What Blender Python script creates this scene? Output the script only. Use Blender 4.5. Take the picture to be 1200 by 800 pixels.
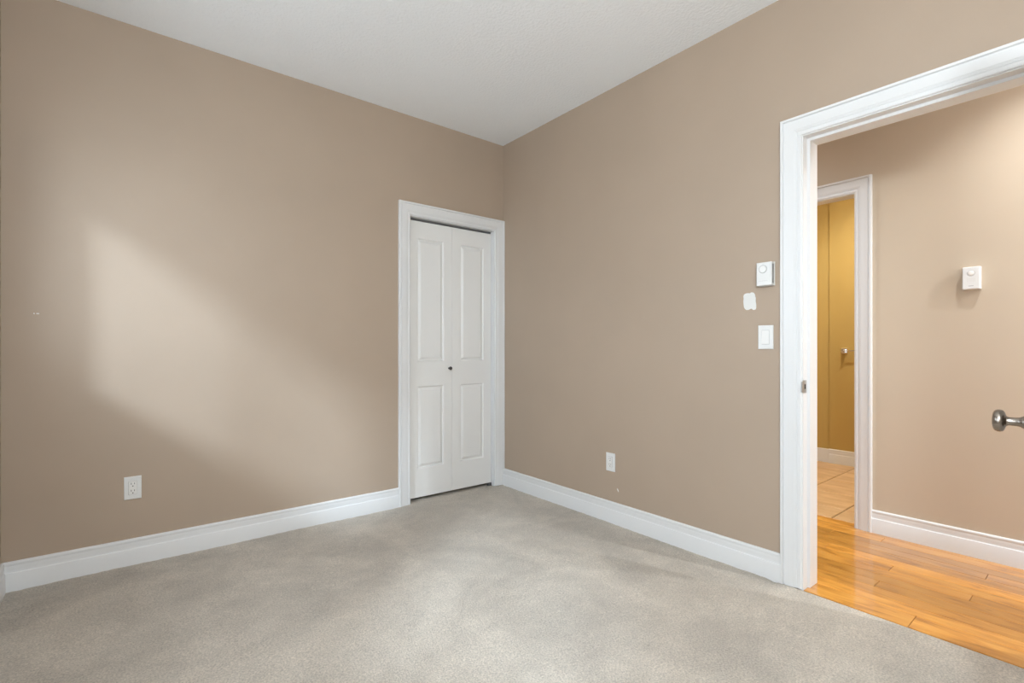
import bpy, bmesh, math, random
from mathutils import Vector, Matrix
random.seed(4)
for o in list(bpy.data.objects): bpy.data.objects.remove(o)
S = bpy.context.scene
COL = S.collection

# ------------------------------------------------------------------ camera
F_PX, HORIZON = 575.0, 409.0
AZ = math.radians(51.35)                       # angle from the view axis to world +X
fwd = Vector((math.cos(AZ), math.sin(AZ), 0)); right = Vector((math.sin(AZ), -math.cos(AZ), 0))
CAM = Vector((-2.43, -3.154, 1.093))
cd = bpy.data.cameras.new('camera'); cam = bpy.data.objects.new('camera', cd); COL.objects.link(cam)
cd.sensor_width = 36; cd.lens = F_PX / 1200 * 36; cd.shift_y = (HORIZON - 400) / 1200
cd.clip_start = 0.02
cam.location = CAM
cam.rotation_euler = (math.pi / 2, 0, math.atan2(-fwd.x, fwd.y))
S.camera = cam

# ------------------------------------------------------------------ light and exposure
S.view_settings.view_transform = 'Standard'; S.view_settings.look = 'None'
S.view_settings.gamma = 1; S.view_settings.use_curve_mapping = False
S.view_settings.exposure = 0.10
W = bpy.data.worlds.new('world'); S.world = W; W.use_nodes = True
W.node_tree.nodes['Background'].inputs[0].default_value = (0.78, 0.91, 1.04, 1)
W.node_tree.nodes['Background'].inputs[1].default_value = 5.0
SUN_DIR = Vector((1.2, 1.0, -0.88))
sd = bpy.data.lights.new('hazy_sun', 'SUN'); sun = bpy.data.objects.new('hazy_sun', sd); COL.objects.link(sun)
sd.energy = 2.9; sd.angle = math.radians(10); sd.color = (0.68, 0.84, 1.0)
sun.location = (-6, -5, 5); sun.rotation_euler = SUN_DIR.to_track_quat('-Z', 'Y').to_euler()
ROOM_FILL_W, HALL_LAMP_W, BATH_LAMP_W = 114.0, 74.0, 80.0

# ------------------------------------------------------------------ dimensions (metres)
XL, YB, CEIL = -2.846, -4.3, 2.74              # room: x XL..0, y YB..0
WT = 0.128                                     # thickness of the right wall with its jamb
HX = 1.10                                      # far wall of the hall
BX = 2.95                                      # far wall of the bathroom
DOOR_L, DOOR_R, DOOR_H = 2.2375, 3.05, 2.062   # room doorway, measured along -y
CL0, CL1, CLH = -0.826, -0.090, 2.035          # closet opening, along x
BD_R, BD_L, BD_H = 2.112, 1.35, 2.048          # bathroom doorway, along -y

# ------------------------------------------------------------------ materials
def nt(name):
    m = bpy.data.materials.new(name); m.use_nodes = True
    t = m.node_tree; return m, t, t.nodes['Principled BSDF']
def node(t, kind, **kw):
    n = t.nodes.new(kind)
    for k, v in kw.items():
        if k in n.inputs: n.inputs[k].default_value = v
        else: setattr(n, k, v)
    return n
def simple(name, c, rough=0.5, metal=0.0, spec=0.5):
    m, t, b = nt(name)
    b.inputs['Base Color'].default_value = (*c, 1); b.inputs['Roughness'].default_value = rough
    b.inputs['Metallic'].default_value = metal; b.inputs['Specular IOR Level'].default_value = spec
    return m
def coords(t, scale=(1, 1, 1), kind='Object'):
    tc = node(t, 'ShaderNodeTexCoord'); mp = node(t, 'ShaderNodeMapping'); mp.inputs['Scale'].default_value = scale
    t.links.new(tc.outputs[kind], mp.inputs[0]); return mp.outputs[0]
def ramp(t, fac, stops):
    r = node(t, 'ShaderNodeValToRGB'); e = r.color_ramp.elements
    while len(e) < len(stops): e.new(0.5)
    for q, (p, c) in zip(e, stops): q.position = p; q.color = (*c, 1)
    t.links.new(fac, r.inputs[0]); return r.outputs[0]
def bump(t, b, height, strength, dist):
    n = node(t, 'ShaderNodeBump'); n.inputs['Strength'].default_value = strength; n.inputs['Distance'].default_value = dist
    t.links.new(height, n.inputs['Height']); t.links.new(n.outputs[0], b.inputs['Normal']); return n
def paint(name, c, rough, bscale, bstr, bdist, var=0.03, spec=0.3):
    m, t, b = nt(name); v = coords(t)
    n = node(t, 'ShaderNodeTexNoise', Scale=1.6, Detail=3.0); t.links.new(v, n.inputs['Vector'])
    t.links.new(ramp(t, n.outputs['Fac'], [(0.3, tuple(x * (1 - var) for x in c)), (0.7, tuple(x * (1 + var) for x in c))]), b.inputs['Base Color'])
    f = node(t, 'ShaderNodeTexNoise', Scale=bscale, Detail=3.0); t.links.new(v, f.inputs['Vector'])
    bump(t, b, f.outputs['Fac'], bstr, bdist)
    b.inputs['Roughness'].default_value = rough; b.inputs['Specular IOR Level'].default_value = spec
    return m
M_WALL = paint('taupe_wall_paint', (0.430, 0.339, 0.260), 0.55, 170, 0.12, 0.002)
M_HALL = paint('beige_hall_paint', (0.565, 0.470, 0.360), 0.5, 170, 0.12, 0.002)
M_YELLOW = paint('mustard_bathroom_paint', (0.50, 0.345, 0.112), 0.5, 170, 0.1, 0.002)
M_CEIL = paint('white_ceiling_texture', (0.90, 0.92, 0.935), 0.9, 70, 0.6, 0.006, 0.01, 0.1)
M_TRIM = paint('white_trim_enamel', (0.755, 0.76, 0.76), 0.35, 60, 0.015, 0.0005, 0.004, 0.5)
M_DOOR = paint('white_door_enamel', (0.80, 0.80, 0.785), 0.4, 90, 0.06, 0.001, 0.008, 0.4)
M_PLASTIC = simple('white_plastic', (0.75, 0.75, 0.735), 0.35)
M_IVORY = simple('bright_white_plastic', (0.78, 0.77, 0.745), 0.3)
M_GREYLINE = simple('grey_print', (0.42, 0.42, 0.41), 0.6)
M_DARK = simple('dark_slot', (0.03, 0.03, 0.03), 0.7)
M_DARKGREY = simple('dark_grey_vent', (0.12, 0.12, 0.12), 0.6)  # plain dark grey of the vents, closet track and pivot bracket
M_SPACKLE = paint('white_spackle', (0.74, 0.74, 0.715), 0.9, 220, 0.4, 0.002, 0.02, 0.1)
M_PEWTER = simple('aged_pewter', (0.33, 0.29, 0.25), 0.27, 1.0)
M_STEEL = simple('satin_steel', (0.55, 0.54, 0.52), 0.3, 1.0)
M_CHROME = simple('chrome', (0.8, 0.8, 0.8), 0.08, 1.0)
M_BLACKKNOB = simple('dark_bronze', (0.09, 0.08, 0.075), 0.28, 0.8)
M_GROUT = paint('brown_grout', (0.30, 0.20, 0.10), 0.9, 200, 0.3, 0.002)
M_SUBFLOOR = simple('dark_subfloor', (0.10, 0.045, 0.015), 0.9)

def carpet_mat():
    m, t, b = nt('grey_cut_pile_carpet'); v = coords(t)
    big = node(t, 'ShaderNodeTexNoise', Scale=1.9, Detail=4.0, Roughness=0.6, Distortion=0.6); t.links.new(v, big.inputs['Vector'])
    mid = node(t, 'ShaderNodeTexNoise', Scale=9.0, Detail=4.0, Roughness=0.65); t.links.new(v, mid.inputs['Vector'])
    fine = node(t, 'ShaderNodeTexNoise', Scale=150.0, Detail=3.0, Roughness=0.8); t.links.new(v, fine.inputs['Vector'])
    def mr(src, a, z, lo, hi):
        n = node(t, 'ShaderNodeMapRange'); n.inputs[1].default_value = a; n.inputs[2].default_value = z
        n.inputs[3].default_value = lo; n.inputs[4].default_value = hi; t.links.new(src, n.inputs[0]); return n.outputs[0]
    def mul(a, c):
        n = node(t, 'ShaderNodeMath', operation='MULTIPLY'); t.links.new(a, n.inputs[0]); t.links.new(c, n.inputs[1]); return n.outputs[0]
    k = mul(mul(mr(big.outputs['Fac'], 0.38, 0.62, 0.86, 1.10), mr(mid.outputs['Fac'], 0.35, 0.65, 0.94, 1.05)), mr(fine.outputs['Fac'], 0.3, 0.7, 0.66, 1.32))
    mx = node(t, 'ShaderNodeVectorMath', operation='SCALE'); mx.inputs[0].default_value = (0.575, 0.512, 0.432)
    t.links.new(k, mx.inputs['Scale']); t.links.new(mx.outputs[0], b.inputs['Base Color'])
    bump(t, b, fine.outputs['Fac'], 0.9, 0.008)
    b.inputs['Roughness'].default_value = 1.0; b.inputs['Specular IOR Level'].default_value = 0.05
    b.inputs['Sheen Weight'].default_value = 0.15; b.inputs['Sheen Roughness'].default_value = 0.6
    return m
M_CARPET = carpet_mat()

def wood_mat():
    m, t, b = nt('honey_hardwood')
    oi = node(t, 'ShaderNodeObjectInfo'); tc = node(t, 'ShaderNodeTexCoord'); geo = node(t, 'ShaderNodeNewGeometry')
    off = node(t, 'ShaderNodeVectorMath', operation='SCALE'); off.inputs[0].default_value = (13.1, 47.7, 5.3)
    t.links.new(oi.outputs['Random'], off.inputs['Scale'])
    add = node(t, 'ShaderNodeVectorMath', operation='ADD'); t.links.new(geo.outputs['Position'], add.inputs[0]); t.links.new(off.outputs[0], add.inputs[1])
    mp = node(t, 'ShaderNodeMapping'); mp.inputs['Scale'].default_value = (20, 4.2, 10); t.links.new(add.outputs[0], mp.inputs[0])
    n1 = node(t, 'ShaderNodeTexNoise', Scale=1.0, Detail=5.0, Roughness=0.6, Distortion=0.9); t.links.new(mp.outputs[0], n1.inputs['Vector'])
    mp2 = node(t, 'ShaderNodeMapping'); mp2.inputs['Scale'].default_value = (210, 9, 10); t.links.new(add.outputs[0], mp2.inputs[0])
    n2 = node(t, 'ShaderNodeTexNoise', Scale=1.0, Detail=2.0); t.links.new(mp2.outputs[0], n2.inputs['Vector'])
    c1 = ramp(t, n1.outputs['Fac'], [(0.28, (0.33, 0.120, 0.014)), (0.47, (0.58, 0.245, 0.034)), (0.72, (0.70, 0.34, 0.068))])
    sep = node(t, 'ShaderNodeMapRange'); sep.inputs[3].default_value = 0.70; sep.inputs[4].default_value = 1.14; t.links.new(oi.outputs['Random'], sep.inputs[0])
    fr = node(t, 'ShaderNodeMapRange'); fr.inputs[1].default_value = 0.3; fr.inputs[2].default_value = 0.7
    fr.inputs[3].default_value = 0.93; fr.inputs[4].default_value = 1.06; t.links.new(n2.outputs['Fac'], fr.inputs[0])
    mu = node(t, 'ShaderNodeMath', operation='MULTIPLY'); t.links.new(sep.outputs[0], mu.inputs[0]); t.links.new(fr.outputs[0], mu.inputs[1])
    sc = node(t, 'ShaderNodeVectorMath', operation='SCALE'); t.links.new(c1, sc.inputs[0]); t.links.new(mu.outputs[0], sc.inputs['Scale'])
    # scattered dark knots and mineral streaks
    mp3 = node(t, 'ShaderNodeMapping'); mp3.inputs['Scale'].default_value = (30, 9, 10); t.links.new(add.outputs[0], mp3.inputs[0])
    n3 = node(t, 'ShaderNodeTexNoise', Scale=1.0, Detail=2.0, Distortion=0.5); t.links.new(mp3.outputs[0], n3.inputs['Vector'])
    kr = node(t, 'ShaderNodeMapRange'); kr.inputs[1].default_value = 0.68; kr.inputs[2].default_value = 0.78; kr.inputs[3].default_value = 1.0; kr.inputs[4].default_value = 0.62
    t.links.new(n3.outputs['Fac'], kr.inputs[0])
    s2 = node(t, 'ShaderNodeVectorMath', operation='SCALE'); t.links.new(sc.outputs[0], s2.inputs[0]); t.links.new(kr.outputs[0], s2.inputs['Scale'])
    t.links.new(s2.outputs[0], b.inputs['Base Color'])
    b.inputs['Roughness'].default_value = 0.30; b.inputs['Coat Weight'].default_value = 1.0; b.inputs['Coat Roughness'].default_value = 0.05
    bump(t, b, n1.outputs['Fac'], 0.06, 0.002)
    return m
M_WOOD = wood_mat()

def tile_mat():
    m, t, b = nt('sandy_ceramic_tile')
    oi = node(t, 'ShaderNodeObjectInfo'); geo = node(t, 'ShaderNodeNewGeometry')
    off = node(t, 'ShaderNodeVectorMath', operation='SCALE'); off.inputs[0].default_value = (9.1, 17.7, 0.3); t.links.new(oi.outputs['Random'], off.inputs['Scale'])
    add = node(t, 'ShaderNodeVectorMath', operation='ADD'); t.links.new(geo.outputs['Position'], add.inputs[0]); t.links.new(off.outputs[0], add.inputs[1])
    mp = node(t, 'ShaderNodeMapping'); mp.inputs['Scale'].default_value = (9, 3, 3); t.links.new(add.outputs[0], mp.inputs[0])
    n = node(t, 'ShaderNodeTexNoise', Scale=1.4, Detail=5.0, Roughness=0.6); t.links.new(mp.outputs[0], n.inputs['Vector'])
    t.links.new(ramp(t, n.outputs['Fac'], [(0.3, (0.58, 0.36, 0.17)), (0.7, (0.76, 0.52, 0.29))]), b.inputs['Base Color'])
    b.inputs['Roughness'].default_value = 0.4
    return m
M_TILE = tile_mat()

def glass_mat():
    m = bpy.data.materials.new('window_glass'); m.use_nodes = True; t = m.node_tree; t.nodes.remove(t.nodes['Principled BSDF'])
    tr = node(t, 'ShaderNodeBsdfTransparent'); gl = node(t, 'ShaderNodeBsdfGlossy', Roughness=0.02); lw = node(t, 'ShaderNodeLayerWeight', Blend=0.5); fr = node(t, 'ShaderNodeMapRange')
    fr.inputs[1].default_value = 0.5; fr.inputs[2].default_value = 1.0; fr.inputs[3].default_value = 0.04; fr.inputs[4].default_value = 0.6
    t.links.new(lw.outputs['Facing'], fr.inputs[0])
    mx = node(t, 'ShaderNodeMixShader'); t.links.new(fr.outputs[0], mx.inputs[0]); t.links.new(tr.outputs[0], mx.inputs[1]); t.links.new(gl.outputs[0], mx.inputs[2])
    t.links.new(mx.outputs[0], t.nodes['Material Output'].inputs[0]); return m
M_GLASS = glass_mat()
def lamp_mat(name, c, s):
    m, t, b = nt(name); b.inputs['Base Color'].default_value = (*c, 1)
    b.inputs['Emission Color'].default_value = (*c, 1); b.inputs['Emission Strength'].default_value = s; return m

# ------------------------------------------------------------------ mesh helpers
class MB:
    def __init__(s): s.v = []; s.f = []
    def add(s, vs, fs):
        k = len(s.v); s.v += [tuple(p) for p in vs]; s.f += [tuple(i + k for i in q) for q in fs]; return s
    def box(s, a, b):
        x0, x1 = sorted((a[0], b[0])); y0, y1 = sorted((a[1], b[1])); z0, z1 = sorted((a[2], b[2]))
        return s.add([(x0,y0,z0),(x1,y0,z0),(x1,y1,z0),(x0,y1,z0),(x0,y0,z1),(x1,y0,z1),(x1,y1,z1),(x0,y1,z1)],
                     [(0,3,2,1),(4,5,6,7),(0,1,5,4),(1,2,6,5),(2,3,7,6),(3,0,4,7)])
    def lathe(s, prof, fn, n=32):
        """prof: list of (radius, height); fn(x, y, h) -> point"""
        vs = []; fs = []
        for r, h in prof:
            for i in range(n):
                a = 2 * math.pi * i / n; vs.append(fn(r * math.cos(a), r * math.sin(a), h))
        for j in range(len(prof) - 1):
            for i in range(n):
                k = (i + 1) % n; fs.append((j*n+i, j*n+k, (j+1)*n+k, (j+1)*n+i))
        fs.append(tuple(range(n))[::-1]); fs.append(tuple((len(prof)-1)*n + i for i in range(n)))
        return s.add(vs, fs)
    def sweep(s, path, prof, fn):
        """path in the wall plane (u, v), open; prof (a, b): a to the left of the path, b out of the wall; mitred"""
        P = [Vector(p) for p in path]; rings = []
        for i, p in enumerate(P):
            d0 = (p - P[i-1]).normalized() if i else (P[1] - p).normalized()
            d1 = (P[i+1] - p).normalized() if i < len(P) - 1 else d0
            n0 = Vector((-d0.y, d0.x)); n1 = Vector((-d1.y, d1.x)); m = n0 + n1; m = m / m.dot(n0)
            rings.append([fn(p.x + m.x * a, p.y + m.y * a, b) for a, b in prof])
        n = len(prof); vs = [q for r in rings for q in r]; fs = []
        for i in range(len(P) - 1):
            for j in range(n):
                k = (j + 1) % n; fs.append((i*n+j, i*n+k, (i+1)*n+k, (i+1)*n+j))
        fs.append(tuple(range(n))[::-1]); fs.append(tuple((len(P)-1)*n + j for j in range(n)))
        return s.add(vs, fs)
    def build(s, name, mat, parent=None, smooth=0, bevel=0, loc=None):
        me = bpy.data.meshes.new(name); me.from_pydata(s.v, [], s.f); me.validate()
        bm = bmesh.new(); bm.from_mesh(me)
        if bevel:
            bmesh.ops.bevel(bm, geom=[e for e in bm.edges if len(e.link_faces) == 2 and e.calc_face_angle(0) > 0.6], offset=bevel, segments=2, affect='EDGES', profile=0.5)
        bmesh.ops.recalc_face_normals(bm, faces=bm.faces); bm.to_mesh(me); bm.free()
        if smooth:
            for p in me.polygons: p.use_smooth = True
            me.set_sharp_from_angle(angle=math.radians(smooth))
        me.materials.append(mat)
        o = bpy.data.objects.new(name, me); COL.objects.link(o)
        if loc is not None:
            me.transform(Matrix.Translation(-Vector(loc))); o.location = loc
        if parent is not None:
            o.parent = parent
            if parent.type == 'EMPTY' or parent.location.length > 0:
                bpy.context.view_layer.update(); o.matrix_parent_inverse = parent.matrix_world.inverted()
        return o
def empty(name, loc):
    o = bpy.data.objects.new(name, None); o.empty_display_size = 0.05; COL.objects.link(o); o.location = loc; return o
def tag(o, label, cat, group=None):
    o['label'] = label; o['category'] = cat
    if group: o['group'] = group
    return o
def struct(o, label=None):
    o['kind'] = 'structure'
    if label: o['label'] = label
    return o
def wall(name, fn, u0, u1, v0, v1, t0, t1, mat, holes=()):
    """slab in (u, v) with rectangular holes, thickness t0..t1; fn(u, v, t) -> point"""
    us = sorted({u0, u1, *[h[0] for h in holes], *[h[1] for h in holes]}); vs = sorted({v0, v1, *[h[2] for h in holes], *[h[3] for h in holes]})
    nu, nv = len(us) - 1, len(vs) - 1
    def full(i, j):
        if not (0 <= i < nu and 0 <= j < nv): return False
        cu, cv = (us[i] + us[i+1]) / 2, (vs[j] + vs[j+1]) / 2
        return not any(h[0] < cu < h[1] and h[2] < cv < h[3] for h in holes)
    bm = bmesh.new(); cache = {}
    def V(i, j, k):
        if (i, j, k) not in cache: cache[i, j, k] = bm.verts.new(fn(us[i], vs[j], (t0, t1)[k]))
        return cache[i, j, k]
    for i in range(nu):
        for j in range(nv):
            if not full(i, j): continue
            for k in (0, 1): bm.faces.new([V(i,j,k), V(i+1,j,k), V(i+1,j+1,k), V(i,j+1,k)])
            for di, dj, e in ((-1,0,((i,j),(i,j+1))), (1,0,((i+1,j),(i+1,j+1))), (0,-1,((i,j),(i+1,j))), (0,1,((i,j+1),(i+1,j+1)))):
                if not full(i+di, j+dj): bm.faces.new([V(*e[0],0), V(*e[1],0), V(*e[1],1), V(*e[0],1)])
    bmesh.ops.recalc_face_normals(bm, faces=bm.faces)
    me = bpy.data.meshes.new(name); bm.to_mesh(me); bm.free(); me.materials.append(mat)
    o = bpy.data.objects.new(name, me); COL.objects.link(o); return struct(o)

# plane frames: (u, v, out of the wall into the room)
fA = lambda u, v, b: (u, -b, v)               # closet wall: u = x
fB = lambda u, v, b: (-b, -u, v)              # door wall: u = -y
fL = lambda u, v, b: (XL + b, u, v)           # window wall: u = y
fH = lambda u, v, b: (HX - b, -u, v)          # far wall of the hall: u = -y
fBath = lambda u, v, b: (BX - b, -u, v)

# ------------------------------------------------------------------ structure
G = -0.10
wall('wall_back', fA, XL, 0.0, G, CEIL, 0.0, -0.115, M_WALL, [(CL0 - 0.018, CL1 + 0.018, G, CLH + 0.018)])['label'] = 'taupe painted wall with the closet door and a soft patch of daylight'
wall('wall_right', fB, 0.0, -YB, G, CEIL, 0.0, -WT, M_WALL, [(DOOR_L - 0.02, DOOR_R + 0.02, G, DOOR_H + 0.02)])['label'] = 'taupe painted wall with the doorway to the hall'
WY0, WY1, WZ0, WZ1 = -1.72, -0.27, 1.10, 2.10  # window opening in the left wall
VY0, VY1, VZ0, VZ1 = -3.65, -2.30, 0.85, 1.85  # second opening, unseen, added to brighten the carpet
wall('wall_left', fL, YB, 0.0, G, CEIL, 0.0, -0.15, M_WALL, [(WY0, WY1, WZ0, WZ1), (VY0, VY1, VZ0, VZ1)])['label'] = 'taupe painted wall with a window and a second, added window opening'
wall('wall_front', lambda u, v, t: (u, YB + t, v), XL, WT, G, CEIL, 0.0, -0.12, M_WALL)['label'] = 'taupe painted wall behind the viewpoint'
c = MB().box((XL - 0.15, YB - 0.12, CEIL), (WT, 0.115, CEIL + 0.1)).build('ceiling', M_CEIL); struct(c, 'white orange-peel textured ceiling of the bedroom')

# carpet: a softly uneven surface
def carpet():
    bm = bmesh.new(); st = 0.022; nx = int(-XL / st); ny = int(-YB / st)
    rnd = random.Random(7); g = []
    for i in range(nx + 1):
        row = []
        for j in range(ny + 1):
            x = XL + (-XL) * i / nx; y = YB * j / ny
            z = 0.0015 * math.sin(x * 7 + 1.3 * math.sin(y * 5)) + rnd.uniform(-0.0016, 0.0016)
            for dx, dy, dr, dd in ((-2.71, -0.085, 0.03, 0.014), (-2.75, -0.28, 0.035, 0.012), (-2.70, -0.36, 0.03, 0.009), (-0.03, -2.115, 0.02, 0.012)):
                z -= dd * math.exp(-((x - dx)**2 + (y - dy)**2) / (dr * dr))
            if i == nx: z = -0.006
            row.append(bm.verts.new((x, y, z)))
        g.append(row)
    for i in range(nx):
        for j in range(ny): bm.faces.new((g[i][j], g[i][j+1], g[i+1][j+1], g[i+1][j]))
    ed = [e for e in bm.edges if len(e.link_faces) == 1]
    ex = bmesh.ops.extrude_edge_only(bm, edges=ed)
    vv = [v for v in ex['geom'] if isinstance(v, bmesh.types.BMVert)]
    for v in vv: v.co.z = -0.03
    loop = [e for e in bm.edges if len(e.link_faces) == 1]
    bmesh.ops.contextual_create(bm, geom=loop)
    bmesh.ops.recalc_face_normals(bm, faces=bm.faces)
    me = bpy.data.meshes.new('floor'); bm.to_mesh(me); bm.free(); me.materials.append(M_CARPET)
    for p in me.polygons: p.use_smooth = True
    me.set_sharp_from_angle(angle=math.radians(50))
    o = bpy.data.objects.new('floor', me); COL.objects.link(o); return struct(o, 'grey cut-pile carpet covering the bedroom floor')
floor = carpet()
struct(MB().box((XL - 0.15, YB - 0.12, -0.10), (0.0, 0.115, -0.03)).build('subfloor', M_SUBFLOOR))

# closet behind the bifold door
closet = MB()
for a, b in (((-1.2, 0.72, G), (0.03, 0.80, CEIL)), ((-1.2, 0.115, G), (-1.1, 0.72, CEIL)), ((0.03, 0.115, G), (0.128, 0.80, CEIL)), ((-1.2, 0.115, CEIL), (0.128, 0.80, CEIL + 0.1)), ((-1.1, 0.115, G), (0.03, 0.72, -0.012))):
    closet.box(a, b)
struct(closet.build('wall_closet', M_WALL), 'closet interior behind the bifold door')
struct(MB().box((CL0 - 0.018, 0.0, -0.04), (CL1 + 0.018, 0.118, -0.004)).build('floor_closet', M_CARPET), 'carpet strip running under the closet door')

# hall
HY0, HY1 = -5.8, -0.6
wall('wall_hall', fH, -HY1, -HY0, G, CEIL, 0.0, -0.10, M_HALL, [(BD_L - 0.018, BD_R + 0.018, G, BD_H + 0.018)])['label'] = 'warm beige hall wall with the bathroom doorway'
struct(MB().box((WT, HY1, G), (HX + 0.1, HY1 + 0.1, CEIL)).build('wall_hall_end', M_HALL), 'beige wall closing the hall')
struct(MB().box((WT, HY0 - 0.12, G), (HX + 0.1, HY0, CEIL)).build('wall_hall_start', M_HALL), 'beige wall at the other end of the hall')
struct(MB().box((WT, HY0 - 0.12, CEIL), (HX + 0.1, HY1 + 0.1, CEIL + 0.1)).build('ceiling_hall', M_CEIL), 'white hall ceiling')
# bathroom
struct(MB().box((BX, -1.365, G), (BX + 0.1, -0.4, CEIL)).box((BX - 0.02, -3.1, G), (BX + 0.1, -1.365, CEIL)).build('wall_bathroom', M_YELLOW), 'mustard yellow bathroom wall')
struct(MB().box((HX + 0.1, -0.5, G), (BX, -0.4, CEIL)).build('wall_bathroom_side', M_YELLOW), 'mustard yellow side wall of the bathroom')
struct(MB().box((HX + 0.1, -3.1, G), (BX, -3.0, CEIL)).build('wall_bathroom_end', M_YELLOW), 'mustard yellow end wall of the bathroom')
struct(MB().box((HX + 0.1, -3.1, CEIL), (BX + 0.1, -0.4, CEIL + 0.1)).build('ceiling_bathroom', M_CEIL), 'white bathroom ceiling')

# hardwood floor: each board its own piece
fh = struct(MB().box((0.0, HY0, -0.10), (1.18, HY1, -0.022)).build('floor_hall', M_SUBFLOOR), 'glossy honey-coloured hardwood strip floor of the hall')
WZ = -0.004
def plank(x0, x1, y0, y1):
    g = 0.0009; b = 0.0013; z0, z1 = -0.0215, WZ
    x0 += g; x1 -= g; y0 += g; y1 -= g
    vs = [(x0,y0,z0),(x1,y0,z0),(x1,y1,z0),(x0,y1,z0),(x0,y0,z1-b),(x1,y0,z1-b),(x1,y1,z1-b),(x0,y1,z1-b),(x0+b,y0+b,z1),(x1-b,y0+b,z1),(x1-b,y1-b,z1),(x0+b,y1-b,z1)]
    fs = [(0,3,2,1),(8,9,10,11)] + [(i,(i+1)%4,4+(i+1)%4,4+i) for i in range(4)] + [(4+i,4+(i+1)%4,8+(i+1)%4,8+i) for i in range(4)]
    return MB().add(vs, fs).build('plank', M_WOOD, fh)
edges = [0.004, 0.131] + [0.131 + 0.083 * k for k in range(1, 12)] + [1.098]
joints = {0: [-2.616], 1: [-1.95, -3.3], 2: [-2.95, -1.5], 3: [-2.426, -3.6], 4: [-1.75, -3.05], 5: [-2.728, -1.3], 6: [-2.42, -3.5],
          7: [-2.11, -3.2], 8: [-1.6, -2.95], 9: [-2.736, -1.7], 10: [-2.05, -3.3], 11: [-2.28, -3.6], 12: [-1.8, -3.0]}
for k in range(len(edges) - 1):
    lo, hi = (-DOOR_R, -DOOR_L) if k == 0 else (HY0, HY1)
    js = [lo] + sorted(j for j in joints[k] if lo < j < hi) + [hi]
    for a, b in zip(js, js[1:]): plank(edges[k], edges[k+1], a, b)
plank(1.098, 1.18, -BD_R + 0.002, -BD_L - 0.002)

# bathroom tiles
fb = struct(MB().box((1.18, -3.0, -0.10), (BX, -0.5, -0.008)).build('floor_bathroom', M_GROUT), 'sandy ceramic tile floor of the bathroom')
def tile(x0, x1, y0, y1):
    g = 0.0040; b = 0.003; z0, z1 = -0.012, -0.003
    x0 += g; x1 -= g; y0 += g; y1 -= g
    vs = [(x0,y0,z0),(x1,y0,z0),(x1,y1,z0),(x0,y1,z0),(x0,y0,z1-b),(x1,y0,z1-b),(x1,y1,z1-b),(x0,y1,z1-b),(x0+b,y0+b,z1),(x1-b,y0+b,z1),(x1-b,y1-b,z1),(x0+b,y1-b,z1)]
    fs = [(0,3,2,1),(8,9,10,11)] + [(i,(i+1)%4,4+(i+1)%4,4+i) for i in range(4)] + [(4+i,4+(i+1)%4,8+(i+1)%4,8+i) for i in range(4)]
    return MB().add(vs, fs).build('tile', M_TILE, fb)
tx = [1.18, 1.43, 1.83, 2.23, 2.63, BX - 0.02]; ty = [-3.0, -2.69, -2.325, -1.96, -1.595, -1.23, -0.865, -0.5]
for a, b in zip(tx, tx[1:]):
    for d, e in zip(ty, ty[1:]):
        lo, hi = d, e
        if a < 1.2:                            # the row in the doorway stops at the jambs
            lo, hi = max(d, -BD_R), min(e, -BD_L)
            if hi - lo < 0.02: continue
        tile(a, b, lo, hi)

# ------------------------------------------------------------------ trim profiles
CAS = [(0,0),(0,.007),(.003,.0095),(.011,.0105),(.013,.0075),(.019,.0075),(.021,.0105),(.024,.0105),(.0255,.012),(.029,.012),(.0305,.0135),
       (.045,.0145),(.062,.0165),(.068,.0175),(.0705,.0135),(.0735,.0135),(.0765,.021),(.085,.021),(.0875,.019),(.088,0)]
BASE = [(0,0),(0,.0165),(.078,.0165),(.082,.0150),(.084,.0115),(.088,.0105),(.098,.0115),(.108,.0115),(.114,.0105),(.120,.0125),(.126,.0120),(.131,.0085),(.132,.006),(.132,0)]
def casing(name, fn, u0, u1, top, parent=None, bottom=0.0):
    r = 0.005
    return MB().sweep([(u0 - r, bottom), (u0 - r, top + r), (u1 + r, top + r), (u1 + r, bottom)], CAS, fn).build(name, M_TRIM, parent, smooth=25)
def baseboard(name, pts, label, prof=BASE, parent=None):
    """pts: floor polyline; the room lies to the right of the path"""
    P = [Vector(p) for p in pts]; rings = []
    for i, p in enumerate(P):
        d0 = (p - P[i-1]).normalized() if i else (P[1] - p).normalized()
        d1 = (P[i+1] - p).normalized() if i < len(P) - 1 else d0
        n0 = Vector((d0.y, -d0.x)); n1 = Vector((d1.y, -d1.x)); m = n0 + n1; m = m / m.dot(n0)
        rings.append([(p.x + m.x * t, p.y + m.y * t, h - 0.006 if h == 0 else h) for h, t in prof])
    n = len(prof); fs = []
    for i in range(len(P) - 1):
        for j in range(n): fs.append((i*n+j, i*n+(j+1)%n, (i+1)*n+(j+1)%n, (i+1)*n+j))
    fs += [tuple(range(n))[::-1], tuple((len(P)-1)*n + j for j in range(n))]
    return struct(MB().add([q for r in rings for q in r], fs).build(name, M_TRIM, parent, smooth=25), label)
co = 0.093
baseboard('baseboard_back', [(XL, 0), (CL0 - co, 0)], 'white moulded baseboard under the wall with the closet')
baseboard('baseboard_right', [(0, -0.0165 * 0), (0, -DOOR_L + co)], 'white moulded baseboard between closet corner and hall doorway')
baseboard('baseboard_left', [(XL, YB), (XL, 0)], 'white moulded baseboard under the window wall')
baseboard('baseboard_front', [(-0.0165, YB), (XL + 0.0165, YB)], 'white moulded baseboard behind the viewpoint')
baseboard('baseboard_right_of_door', [(0, -DOOR_R - co), (0, YB)], 'white moulded baseboard beyond the hall doorway')
baseboard('baseboard_hall', [(HX, -BD_R - co), (HX, HY0)], 'white moulded baseboard along the beige hall wall')
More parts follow.
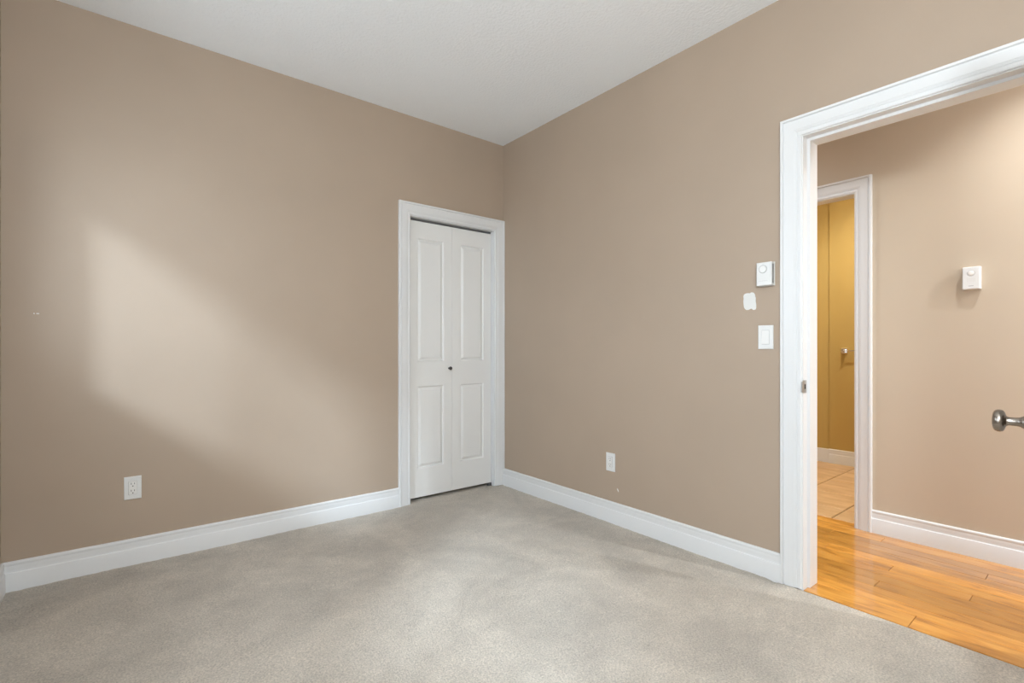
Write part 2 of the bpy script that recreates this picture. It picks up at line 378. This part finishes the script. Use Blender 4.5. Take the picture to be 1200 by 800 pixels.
baseboard('baseboard_hall_end', [(HX, HY1), (HX, -BD_L + co)], 'white moulded baseboard past the bathroom doorway')
baseboard('baseboard_bathroom', [(BX - 0.02, -1.365), (BX - 0.02, -3.0)], 'white moulded baseboard on the yellow bathroom wall')
PLAIN = [(0,0),(0,.010),(.122,.010),(.125,.008),(.125,0)]
baseboard('baseboard_bathroom_plain', [(BX, -0.5), (BX, -1.365)], 'plain flat white baseboard beside the moulded one', PLAIN)

# closet casing + jamb
t1 = struct(empty('trim_1', (CL0, 0, 0)), 'white moulded casing around the closet door')
casing('casing', fA, CL0, CL1, CLH, t1, 0.0)
def jamb(fn, u0, u1, top, depth, parent, back=0.0):
    th = 0.018
    return MB().sweep([(u0, -0.006), (u0, top), (u1, top), (u1, -0.006)], [(0, 0.0), (th - 0.001, 0.0), (th - 0.001, -depth), (0, -depth)], fn).build('jamb', M_TRIM, parent)
jamb(fA, CL0, CL1, CLH, 0.115, t1)
tr = MB().box((CL0 + 0.002, 0.045, CLH - 0.012), (CL1 - 0.002, 0.072, CLH - 0.0005)).build('track', M_DARKGREY, t1)

# bedroom door frame
t2 = struct(empty('trim_2', (0, -DOOR_L, 0)), 'white moulded casing and jamb of the doorway to the hall')
casing('casing', fB, DOOR_L, DOOR_R, DOOR_H, t2)
casing('casing', lambda u, v, b: (WT + b, -u, v), DOOR_L, DOOR_R, DOOR_H, t2, -0.004)
jamb(fB, DOOR_L, DOOR_R, DOOR_H, WT, t2)
MB().sweep([(DOOR_L, -0.003), (DOOR_L, DOOR_H), (DOOR_R, DOOR_H), (DOOR_R, -0.003)],
           [(-0.012, -0.046), (0, -0.044), (0, -WT - 0.0), (-0.012, -WT + 0.0)], fB).build('door_stop', M_TRIM, t2)
# strike plate on the latch jamb
SZ = 0.922
sp = MB()
yj = -DOOR_L - 0.0015
sp.box((-0.0075, yj, SZ - 0.029), (0.034, yj + 0.0014, SZ - 0.011)); sp.box((-0.0075, yj, SZ + 0.011), (0.034, yj + 0.0014, SZ + 0.029))
sp.box((-0.0075, yj, SZ - 0.0111), (0.010, yj + 0.0014, SZ + 0.0111)); sp.box((0.026, yj, SZ - 0.0111), (0.034, yj + 0.0014, SZ + 0.0111))
sp.box((-0.0135, yj + 0.004, SZ - 0.024), (-0.0070, yj - 0.0002, SZ + 0.024))
spo = sp.build('strike_plate', M_STEEL, t2); spo['label'] = 'small steel strike plate let into the jamb'
MB().box((0.010, yj + 0.0002, SZ - 0.011), (0.026, yj + 0.0012, SZ + 0.011)).build('latch_hole', M_DARK, spo)
# bathroom door frame
t3 = struct(empty('trim_3', (HX, -BD_R, 0)), 'white moulded casing around the bathroom doorway')
casing('casing', fH, BD_L, BD_R, BD_H, t3, -0.004)
jamb(fH, BD_L, BD_R, BD_H, 0.10, t3)

# ------------------------------------------------------------------ doors
def leaf(name, u0, u1, v0, v1, t0, t1, fn, panels, parent, mat=M_DOOR, sharp=25):
    """stile-and-rail leaf; each panel a raised piece of its own. t0 = front face, t1 = back face (b coordinates)"""
    o = wall(name, fn, u0, u1, v0, v1, t0, t1, mat, panels); del o['kind']; o.parent = parent
    bpy.context.view_layer.update(); o.matrix_parent_inverse = parent.matrix_world.inverted()
    prof = [(0, 0.0), (.003, -.0010), (.009, -.0105), (.012, -.0110), (.029, -.0020), (.031, -.0008)]
    for (a, b, c_, d) in panels:
        m = MB(); n = len(prof); vs = []; fs = []
        s = 1 if t0 > t1 else -1
        for side, base, sg in ((0, t0, s), (1, t1, -s)):
            k0 = len(vs)
            for ins, dep in prof:
                vs += [fn(a+ins, c_+ins, base + sg*dep), fn(b-ins, c_+ins, base + sg*dep), fn(b-ins, d-ins, base + sg*dep), fn(a+ins, d-ins, base + sg*dep)]
            for i in range(n - 1):
                for q in range(4): fs.append((k0+i*4+q, k0+i*4+(q+1)%4, k0+(i+1)*4+(q+1)%4, k0+(i+1)*4+q))
            fs.append(tuple(k0 + (n-1)*4 + q for q in range(4)))
        k = n * 4
        for q in range(4): fs.append((q, (q+1)%4, k+(q+1)%4, k+q))
        m.add(vs, fs).build('panel', mat, o)
    return o
# closet bifold door
d1 = struct(empty('door_1', (CL0, 0.04, 0)), 'white four-panel bifold closet door with a small dark knob')
LZ0, LZ1 = 0.022, 2.018; mid = (CL0 + CL1) / 2; gap = 0.003
xa0, xa1, xb0, xb1 = CL0 + gap, mid - 0.0008, mid + 0.0008, CL1 - gap
st = 0.070
pz = [(0.228, 0.826), (1.003, 1.898)]
lf1 = leaf('door_leaf', xa0, xa1, LZ0, LZ1, -0.040, -0.073, fA, [(xa0 + st, xa1 - st, a, b) for a, b in pz], d1)
lf2 = leaf('door_leaf', xb0, xb1, LZ0, LZ1, -0.040, -0.073, fA, [(xb0 + st, xb1 - st, a, b) for a, b in pz], d1)
KX, KZ = xa1 - 0.026, 0.949
kn = MB().lathe([(.002,0),(.008,0),(.008,.003),(.0055,.006),(.0055,.013),(.011,.017),(.0135,.021),(.0135,.025),(.011,.029),(.005,.031),(.001,.0313)],
                lambda x, y, h: (KX + x, 0.040 - h, KZ + y), 24).build('knob', M_BLACKKNOB, lf1, smooth=50)
kn['label'] = 'small dark bronze knob'
MB().box((CL1 - 0.030, 0.036, -0.003), (CL1 - 0.001, 0.060, 0.003)).box((CL1 - 0.006, 0.036, -0.003), (CL1 - 0.001, 0.060, 0.020)).box((CL1 - 0.024, 0.044, 0.003), (CL1 - 0.012, 0.054, 0.022)).build('pivot_bracket', M_DARKGREY, d1)

# bedroom door, swung open into the room
d2 = struct(empty('door_2', (-0.012, -DOOR_R, 0)), 'white panelled bedroom door swung open, with an aged pewter knob')
DX0, DX1, DY0, DY1 = -0.825, -0.013, -3.050, -3.015
fD = lambda u, v, b: (u, DY1 + b, v)
pw = (DX1 - DX0 - 0.115 * 3) / 2
cols = [(DX0 + 0.115, DX0 + 0.115 + pw), (DX1 - 0.115 - pw, DX1 - 0.115)]
lf3 = leaf('door_leaf', DX0, DX1, 0.012, 2.045, 0.0, -0.035, fD, [(a, b, e, g_) for a, b in cols for e, g_ in ((0.24, 0.83), (1.02, 1.92))], d2)
KX2, KZ2 = -0.762, 0.920
KP = [(.0325,0),(.0325,.005),(.0305,.0085),(.0150,.0095),(.0145,.012),(.0128,.0145),(.0110,.018),(.0102,.024),(.0100,.036),(.0115,.0395),(.0150,.0415),(.0205,.0430),(.0250,.0460),(.0268,.0500),(.0268,.0550),(.0250,.0595),(.0210,.0625),(.014,.0640),(.005,.0646),(.0005,.0647)]
k2 = MB().lathe(KP, lambda x, y, h: (KX2 + x, DY1 + h, KZ2 + y), 48).build('door_knob', M_PEWTER, lf3, smooth=35); k2['label'] = 'aged pewter round door knob with rosette'
MB().lathe(KP, lambda x, y, h: (KX2 + x, DY0 - h, KZ2 + y), 48).build('door_knob', M_PEWTER, lf3, smooth=35)
MB().box((DX0 - 0.0008, DY0 + 0.005, KZ2 - 0.028), (DX0 + 0.002, DY1 - 0.005, KZ2 + 0.028)).box((DX0 - 0.010, DY0 + 0.011, KZ2 - 0.008), (DX0, DY1 - 0.011, KZ2 + 0.008)).build('latch', M_STEEL, lf3)
for hz in (0.25, 1.03, 1.80):
    MB().lathe([(.006, -.045), (.006, .045)], lambda x, y, h: (-0.006 + x, -DOOR_R - 0.004 + y, hz + h), 12).build('hinge', M_PEWTER, d2, smooth=40)

# ------------------------------------------------------------------ window (left wall)
def window(name, y0, y1, WZ0, WZ1, label):
    w = struct(empty(name, (XL, (y0 + y1) / 2, WZ0)), label); ym = (y0 + y1) / 2
    fr = wall('window_frame', fL, y0, y1, WZ0, WZ1, -0.15, -0.09, M_TRIM, [(y0 + 0.035, ym - 0.02, WZ0 + 0.035, WZ1 - 0.035), (ym + 0.02, y1 - 0.02, WZ0 + 0.035, WZ1 - 0.035)])
    del fr['kind']; fr.parent = w; bpy.context.view_layer.update(); fr.matrix_parent_inverse = w.matrix_world.inverted()
    for a, b in ((y0 + 0.035, ym - 0.02), (ym + 0.02, y1 - 0.02)):
        MB().box((XL - 0.124, a - 0.002, WZ0 + 0.033), (XL - 0.118, b + 0.002, WZ1 - 0.033)).build('pane', M_GLASS, w)
    MB().box((XL - 0.09, y0, WZ0 - 0.018), (XL + 0.03, y1, WZ0 + 0.002)).build('window_sill', M_TRIM, w, bevel=0.004)
window('window_1', WY0, WY1, WZ0, WZ1, 'white framed window in the left wall next to the closet wall')
window('added_window', VY0, VY1, VZ0, VZ1, 'added unseen window beside the viewpoint that brightens the carpet and room')  # unseen window, added and sized for the light it throws on the carpet
# ground outside
struct(MB().box((-40, -40, -0.9), (XL - 0.3, 40, -0.6)).build('ground', paint('pale_concrete_ground', (0.60, 0.59, 0.57), 0.9, 20, 0.2, 0.01)), 'pale ground outside the window')

# ------------------------------------------------------------------ wall fittings
def plate(m, fn, uc, vc, w, h, d0=0.0, d1=0.0055, ch=0.0025):
    a, b, c_, d = uc - w/2, uc + w/2, vc - h/2, vc + h/2
    vs = [fn(*p, d0) for p in ((a,c_),(b,c_),(b,d),(a,d))] + [fn(*p, d1 - ch*0.7) for p in ((a,c_),(b,c_),(b,d),(a,d))] + [fn(*p, d1) for p in ((a+ch,c_+ch),(b-ch,c_+ch),(b-ch,d-ch),(a+ch,d-ch))]
    fs = [(0,1,2,3),(8,9,10,11)] + [(i,(i+1)%4,4+(i+1)%4,4+i) for i in range(4)] + [(4+i,4+(i+1)%4,8+(i+1)%4,8+i) for i in range(4)]
    return m.add(vs, fs)
def outlet(fn, uc, vc, label, group=None):
    e = tag(empty('electrical_outlet', fn(uc, vc - 0.057, 0)), label, 'outlet', group)
    plate(MB(), fn, uc, vc, 0.0705, 0.1145).build('cover_plate', M_PLASTIC, e)
    MB_ = MB(); plate(MB_, fn, uc, vc, 0.0355, 0.0685, 0.005, 0.0062, 0.0008).build('surround', M_GREYLINE, e)
    r = plate(MB(), fn, uc, vc, 0.0335, 0.0665, 0.006, 0.0085, 0.001).build('receptacle', M_IVORY, e)
    for dz in (0.0175, -0.0175):
        s = MB()
        for du, h in ((-0.0064, 0.0095), (0.0064, 0.0080)):
            s.box(fn(uc + du - 0.0011, vc + dz + 0.005 - h/2, 0.0082), fn(uc + du + 0.0011, vc + dz + 0.005 + h/2, 0.0087))
        s.lathe([(0.0028, 0.0082), (0.0028, 0.0087)], lambda x, y, h: fn(uc + x, vc + dz - 0.0075 + y, h), 12)
        s.build('socket_slots', M_DARK, r)
    for dz in (0.0485, -0.0485):
        MB().lathe([(0.0028, 0.005), (0.0026, 0.0062), (0.001, 0.0064)], lambda x, y, h: fn(uc + x, vc + dz + y, h), 12).build('screw', M_PLASTIC, e)
    return e
outlet(fA, -2.3775, 0.389, 'white duplex outlet on the wall with the closet door')
outlet(fB, 1.118, 0.379, 'white duplex outlet above the baseboard on the wall with the hall doorway')

# rocker light switch beside the doorway
uc, vc = 2.073, 1.1505
e = tag(empty('light_switch', fB(uc, vc - 0.057, 0)), 'white rocker light switch beside the door casing', 'light switch')
plate(MB(), fB, uc, vc, 0.0705, 0.1145).build('cover_plate', M_PLASTIC, e)
plate(MB(), fB, uc, vc, 0.0355, 0.0690, 0.005, 0.0060, 0.0006).build('surround', M_GREYLINE, e)
m = MB(); a, b, c_, d = uc - 0.0165, uc + 0.0165, vc - 0.0330, vc + 0.0330
m.add([fB(a,c_,.0055),fB(b,c_,.0055),fB(b,d,.0055),fB(a,d,.0055),fB(a,c_,.0105),fB(b,c_,.0105),fB(b,vc,.0075),fB(a,vc,.0075),fB(b,d,.0068),fB(a,d,.0068)],
      [(0,1,2,3),(4,5,6,7),(7,6,8,9),(0,1,5,4),(2,3,9,8),(1,2,8,6,5),(0,3,9,7,4)]).build('rocker', M_IVORY, e)
for dz in (0.0485, -0.0485):
    MB().lathe([(0.0028, 0.005), (0.0026, 0.0062), (0.001, 0.0064)], lambda x, y, h: fB(uc + x, vc + dz + y, h), 12).build('screw', M_PLASTIC, e)

def ring(fn, uc, vc, r, w, b0, b1, n=32):
    m = MB(); vs = []; fs = []
    for i in range(n):
        q = 2 * math.pi * i / n; cx, sx = math.cos(q), math.sin(q)
        vs += [fn(uc + cx*(r-w), vc + sx*(r-w), b0), fn(uc + cx*r, vc + sx*r, b0), fn(uc + cx*r, vc + sx*r, b1), fn(uc + cx*(r-w), vc + sx*(r-w), b1)]
    for i in range(n):
        k = (i + 1) % n
        for j in range(4): fs.append((i*4+j, i*4+(j+1)%4, k*4+(j+1)%4, k*4+j))
    return m.add(vs, fs)
# dial thermostat on the bedroom wall
uc, vc = 2.0787, 1.4515
e = tag(empty('thermostat', fB(uc, vc - 0.055, 0)), 'white dial thermostat with a dark side vent, above the light switch', 'thermostat')
bd = plate(MB(), fB, uc, vc, 0.070, 0.110, 0.0, 0.036, 0.003).build('body', M_PLASTIC, e)
plate(MB(), fB, uc, vc, 0.073, 0.113, 0.0, 0.006, 0.001).build('back_plate', M_PLASTIC, e)
MB().box(fB(uc + 0.0345, vc - 0.046, 0.014), fB(uc + 0.0354, vc + 0.046, 0.024)).build('side_vent', M_DARKGREY, e)
MB().box(fB(uc - 0.0354, vc - 0.046, 0.014), fB(uc - 0.0345, vc + 0.046, 0.024)).build('side_vent', M_DARKGREY, e)
dz = 0.0225
ring(fB, uc - 0.004, vc + dz, 0.0195, 0.0022, 0.0355, 0.0364).build('dial_ring', M_GREYLINE, e)
MB().lathe([(.0165,.0355),(.0165,.0385),(.0155,.0395),(.001,.0397)], lambda x, y, h: fB(uc - 0.004 + x, vc + dz + y, h), 32).build('dial', M_IVORY, e, smooth=40)
MB().box(fB(uc - 0.0045, vc + dz + 0.0195, 0.0355), fB(uc - 0.0035, vc + dz + 0.0235, 0.0364)).build('pointer', M_GREYLINE, e)
MB().box(fB(uc - 0.024, vc - 0.0335, 0.0357), fB(uc + 0.016, vc - 0.0328, 0.0362)).build('scale_line', M_GREYLINE, e)

# hall thermostat
uc, vc = 2.6465, 1.467; w_, h_ = 0.072, 0.120
e = tag(empty('thermostat', fH(uc, vc - 0.06, 0)), 'small white thermostat on the beige hall wall', 'thermostat')
plate(MB(), fH, uc, vc, w_, h_, 0.0, 0.008, 0.001).build('back_plate', M_PLASTIC, e)
MB().box(fH(uc - w_/2 + 0.001, vc - h_/2 + 0.001, 0.006), fH(uc + w_/2 - 0.001, vc + h_/2 - 0.001, 0.036)).build('body', M_PLASTIC, e, bevel=0.004)
ring(fH, uc, vc + 0.025, 0.016, 0.0016, 0.0355, 0.0364).build('dial_ring', M_GREYLINE, e)
MB().lathe([(.0140,.0355),(.0140,.0362),(.0135,.0366),(.001,.0367)], lambda x, y, h: fH(uc + x, vc + 0.025 + y, h), 32).build('dial', M_IVORY, e, smooth=40)
M_FAINT = simple('faint_print', (0.66, 0.65, 0.62), 0.6)
for k in range(5):
    MB().box(fH(uc - 0.014 + k*0.007, vc - 0.020, 0.0357), fH(uc - 0.0125 + k*0.007, vc + 0.002, 0.0363)).build('scale_mark', M_FAINT, e)
MB().box(fH(uc - 0.010, vc - 0.043, 0.0357), fH(uc + 0.010, vc - 0.040, 0.0363)).build('scale_mark', M_GREYLINE, e)

# spackle patches on the wall
def blob(fn, uc, vc, outline, name, parent, t=0.0012):
    n = len(outline)
    vs = [fn(uc + u, vc + v, 0.0) for u, v in outline] + [fn(uc + u, vc + v, t*0.6) for u, v in outline] + [fn(uc + u*.9, vc + v*.92, t) for u, v in outline]
    fs = [tuple(range(n)), tuple(2*n + i for i in range(n))]
    for i in range(n):
        k = (i + 1) % n; fs += [(i, k, n+k, n+i), (n+i, n+k, 2*n+k, 2*n+i)]
    return MB().add(vs, fs).build(name, M_SPACKLE, parent)
wr = bpy.data.objects['wall_right']; wb = bpy.data.objects['wall_back']
PX = lambda x, y: ((x - 368) / 345 * 0.064, -(y - 417) / 465 * 0.087)
big = [PX(*p) for p in ((250,205),(300,196),(350,200),(378,208),(395,186),(435,184),(480,205),(508,250),(515,310),(528,330),(524,420),(540,520),(538,600),(525,640),(480,652),(445,640),(425,612),(395,615),(340,640),(280,640),(240,610),(215,560),(203,480),(198,400),(205,330),(198,275),(215,230))]
o = blob(fB, 1.995, 1.329, big[::-1], 'spackle_patch', wr); o['label'] = 'white rounded patch of wall filler below the thermostat'
o = blob(fB, 1.174, 0.2125, [(-.006,.011),(.001,.008),(.006,-.002),(.007,-.011),(.001,-.007),(-.005,.002)][::-1], 'spackle_patch', wr); o['label'] = 'small chip of white filler below the outlet'
for du in (-0.006, 0.004, 0.009):
    blob(fA, -2.733 + du, 1.258, [(-.0022,.003),(.0018,.0025),(.0022,-.003),(-.0016,-.0028)], 'spackle_patch', wb)

# towel bar in the bathroom
BW = lambda u, v, b: (BX - 0.02 - b, -u, v)
e = tag(empty('towel_bar', BW(1.494, 1.045, 0)), 'chrome towel bar on the yellow bathroom wall', 'towel bar')
for uu in (1.494, 2.10):
    plate(MB(), BW, uu, 1.077, 0.052, 0.052, 0.0, 0.010, 0.003).build('mount_plate', M_CHROME, e)
    MB().box(BW(uu - 0.012, 1.077 - 0.014, 0.008), BW(uu + 0.012, 1.077 + 0.014, 0.070)).build('post', M_CHROME, e, bevel=0.003)
MB().lathe([(.007, 0), (.007, 0.582)], lambda x, y, h: BW(1.506 + h, 1.077 + y, 0.055 + x), 16).build('bar', M_CHROME, e, smooth=40)

# ------------------------------------------------------------------ ceiling lamps (out of frame), several added as fill
def lamp(x, y, label, power, col, r, drop, size, name='fill_lamp', hang=0.0):  # bowl lamps added out of view as fill light
    e = tag(empty(name, (x, y, CEIL)), label, 'lamp')
    P = lambda px, py, h: (x + px, y + py, CEIL - h)
    MB().lathe([(r * .75, 0), (r * .75, .02), (r * .55, .03)], P, 32).build('canopy', M_STEEL, e, smooth=40)
    Z0 = CEIL - hang
    if hang: MB().lathe([(.008, .028), (.008, hang + .04)], P, 12).build('stem', M_STEEL, e, smooth=40)
    P = lambda px, py, h: (x + px, y + py, Z0 - h)
    prof = [(r * .72, .031)] + [(r * math.cos(a), .05 + drop * (math.sin(a))) for a in [math.pi/2 * k / 8 for k in range(8)]] + [(0.01, .05 + drop)]
    MB().lathe(prof, P, 32).build('lamp_shade', lamp_mat(name + '_glass', col, power / 60), e, smooth=60)
    ld = bpy.data.lights.new('bulb', 'POINT'); ld.energy = power; ld.color = col; ld.shadow_soft_size = size
    lo = bpy.data.objects.new('bulb', ld); COL.objects.link(lo); lo.location = (x, y, Z0 - 0.05 - drop - size - 0.02)
    return e
lamp(-2.42, -3.50, 'added unseen bowl lamp giving fill light to the bedroom', ROOM_FILL_W, (0.89, 1.0, 1.09), 0.19, 0.12, 0.12, hang=0.52)  # added behind the camera as flat fill for walls and ceiling
def downlight(x, y, label, power, col, ang=150):
    e = tag(empty('recessed_downlight', (x, y, CEIL)), label, 'lamp')
    P = lambda px, py, h: (x + px, y + py, CEIL - h)
    MB().lathe([(.058, 0), (.058, .003), (.062, .006), (.078, .004), (.080, 0)], P, 32).build('trim_ring', M_TRIM, e, smooth=40)
    MB().lathe([(.057, .0005), (.057, .003), (.02, .0035), (.001, .0035)], P, 32).build('lens', lamp_mat('downlight_lens', col, 40), e, smooth=40)
    ld = bpy.data.lights.new('bulb', 'SPOT'); ld.energy = power; ld.color = col; ld.shadow_soft_size = 0.02
    ld.spot_size = math.radians(ang); ld.spot_blend = 1.0
    lo = bpy.data.objects.new('bulb', ld); COL.objects.link(lo); lo.location = (x, y, CEIL - 0.035)
    return e
for x_, y_, w_, a_, l_ in ((0.62, -3.02, 0.80, 122, 'recessed downlight in the hall ceiling above the small thermostat'),
                           (0.61, -4.45, 2.8, 168, 'added unseen downlight giving fill light from the far end of the hall'),  # added out of view to even out the hall wall
                           (0.61, -1.3, 0.55, 140, 'added unseen downlight giving fill light outside the bathroom')):  # added out of view to lift the left part of the hall
    downlight(x_, y_, l_, HALL_LAMP_W * w_, (0.93, 0.97, 1.01), a_)['group'] = 'downlights in the hall ceiling'
downlight(2.15, -1.75, 'small recessed downlight in the bathroom ceiling', BATH_LAMP_W, (1.0, 0.95, 0.85))
lamp(1.75, -2.3, 'added unseen bowl lamp brightening the upper bathroom walls', 24.0, (1.0, 0.95, 0.85), 0.12, 0.10, 0.06)  # added beside the downlight to brighten the upper walls
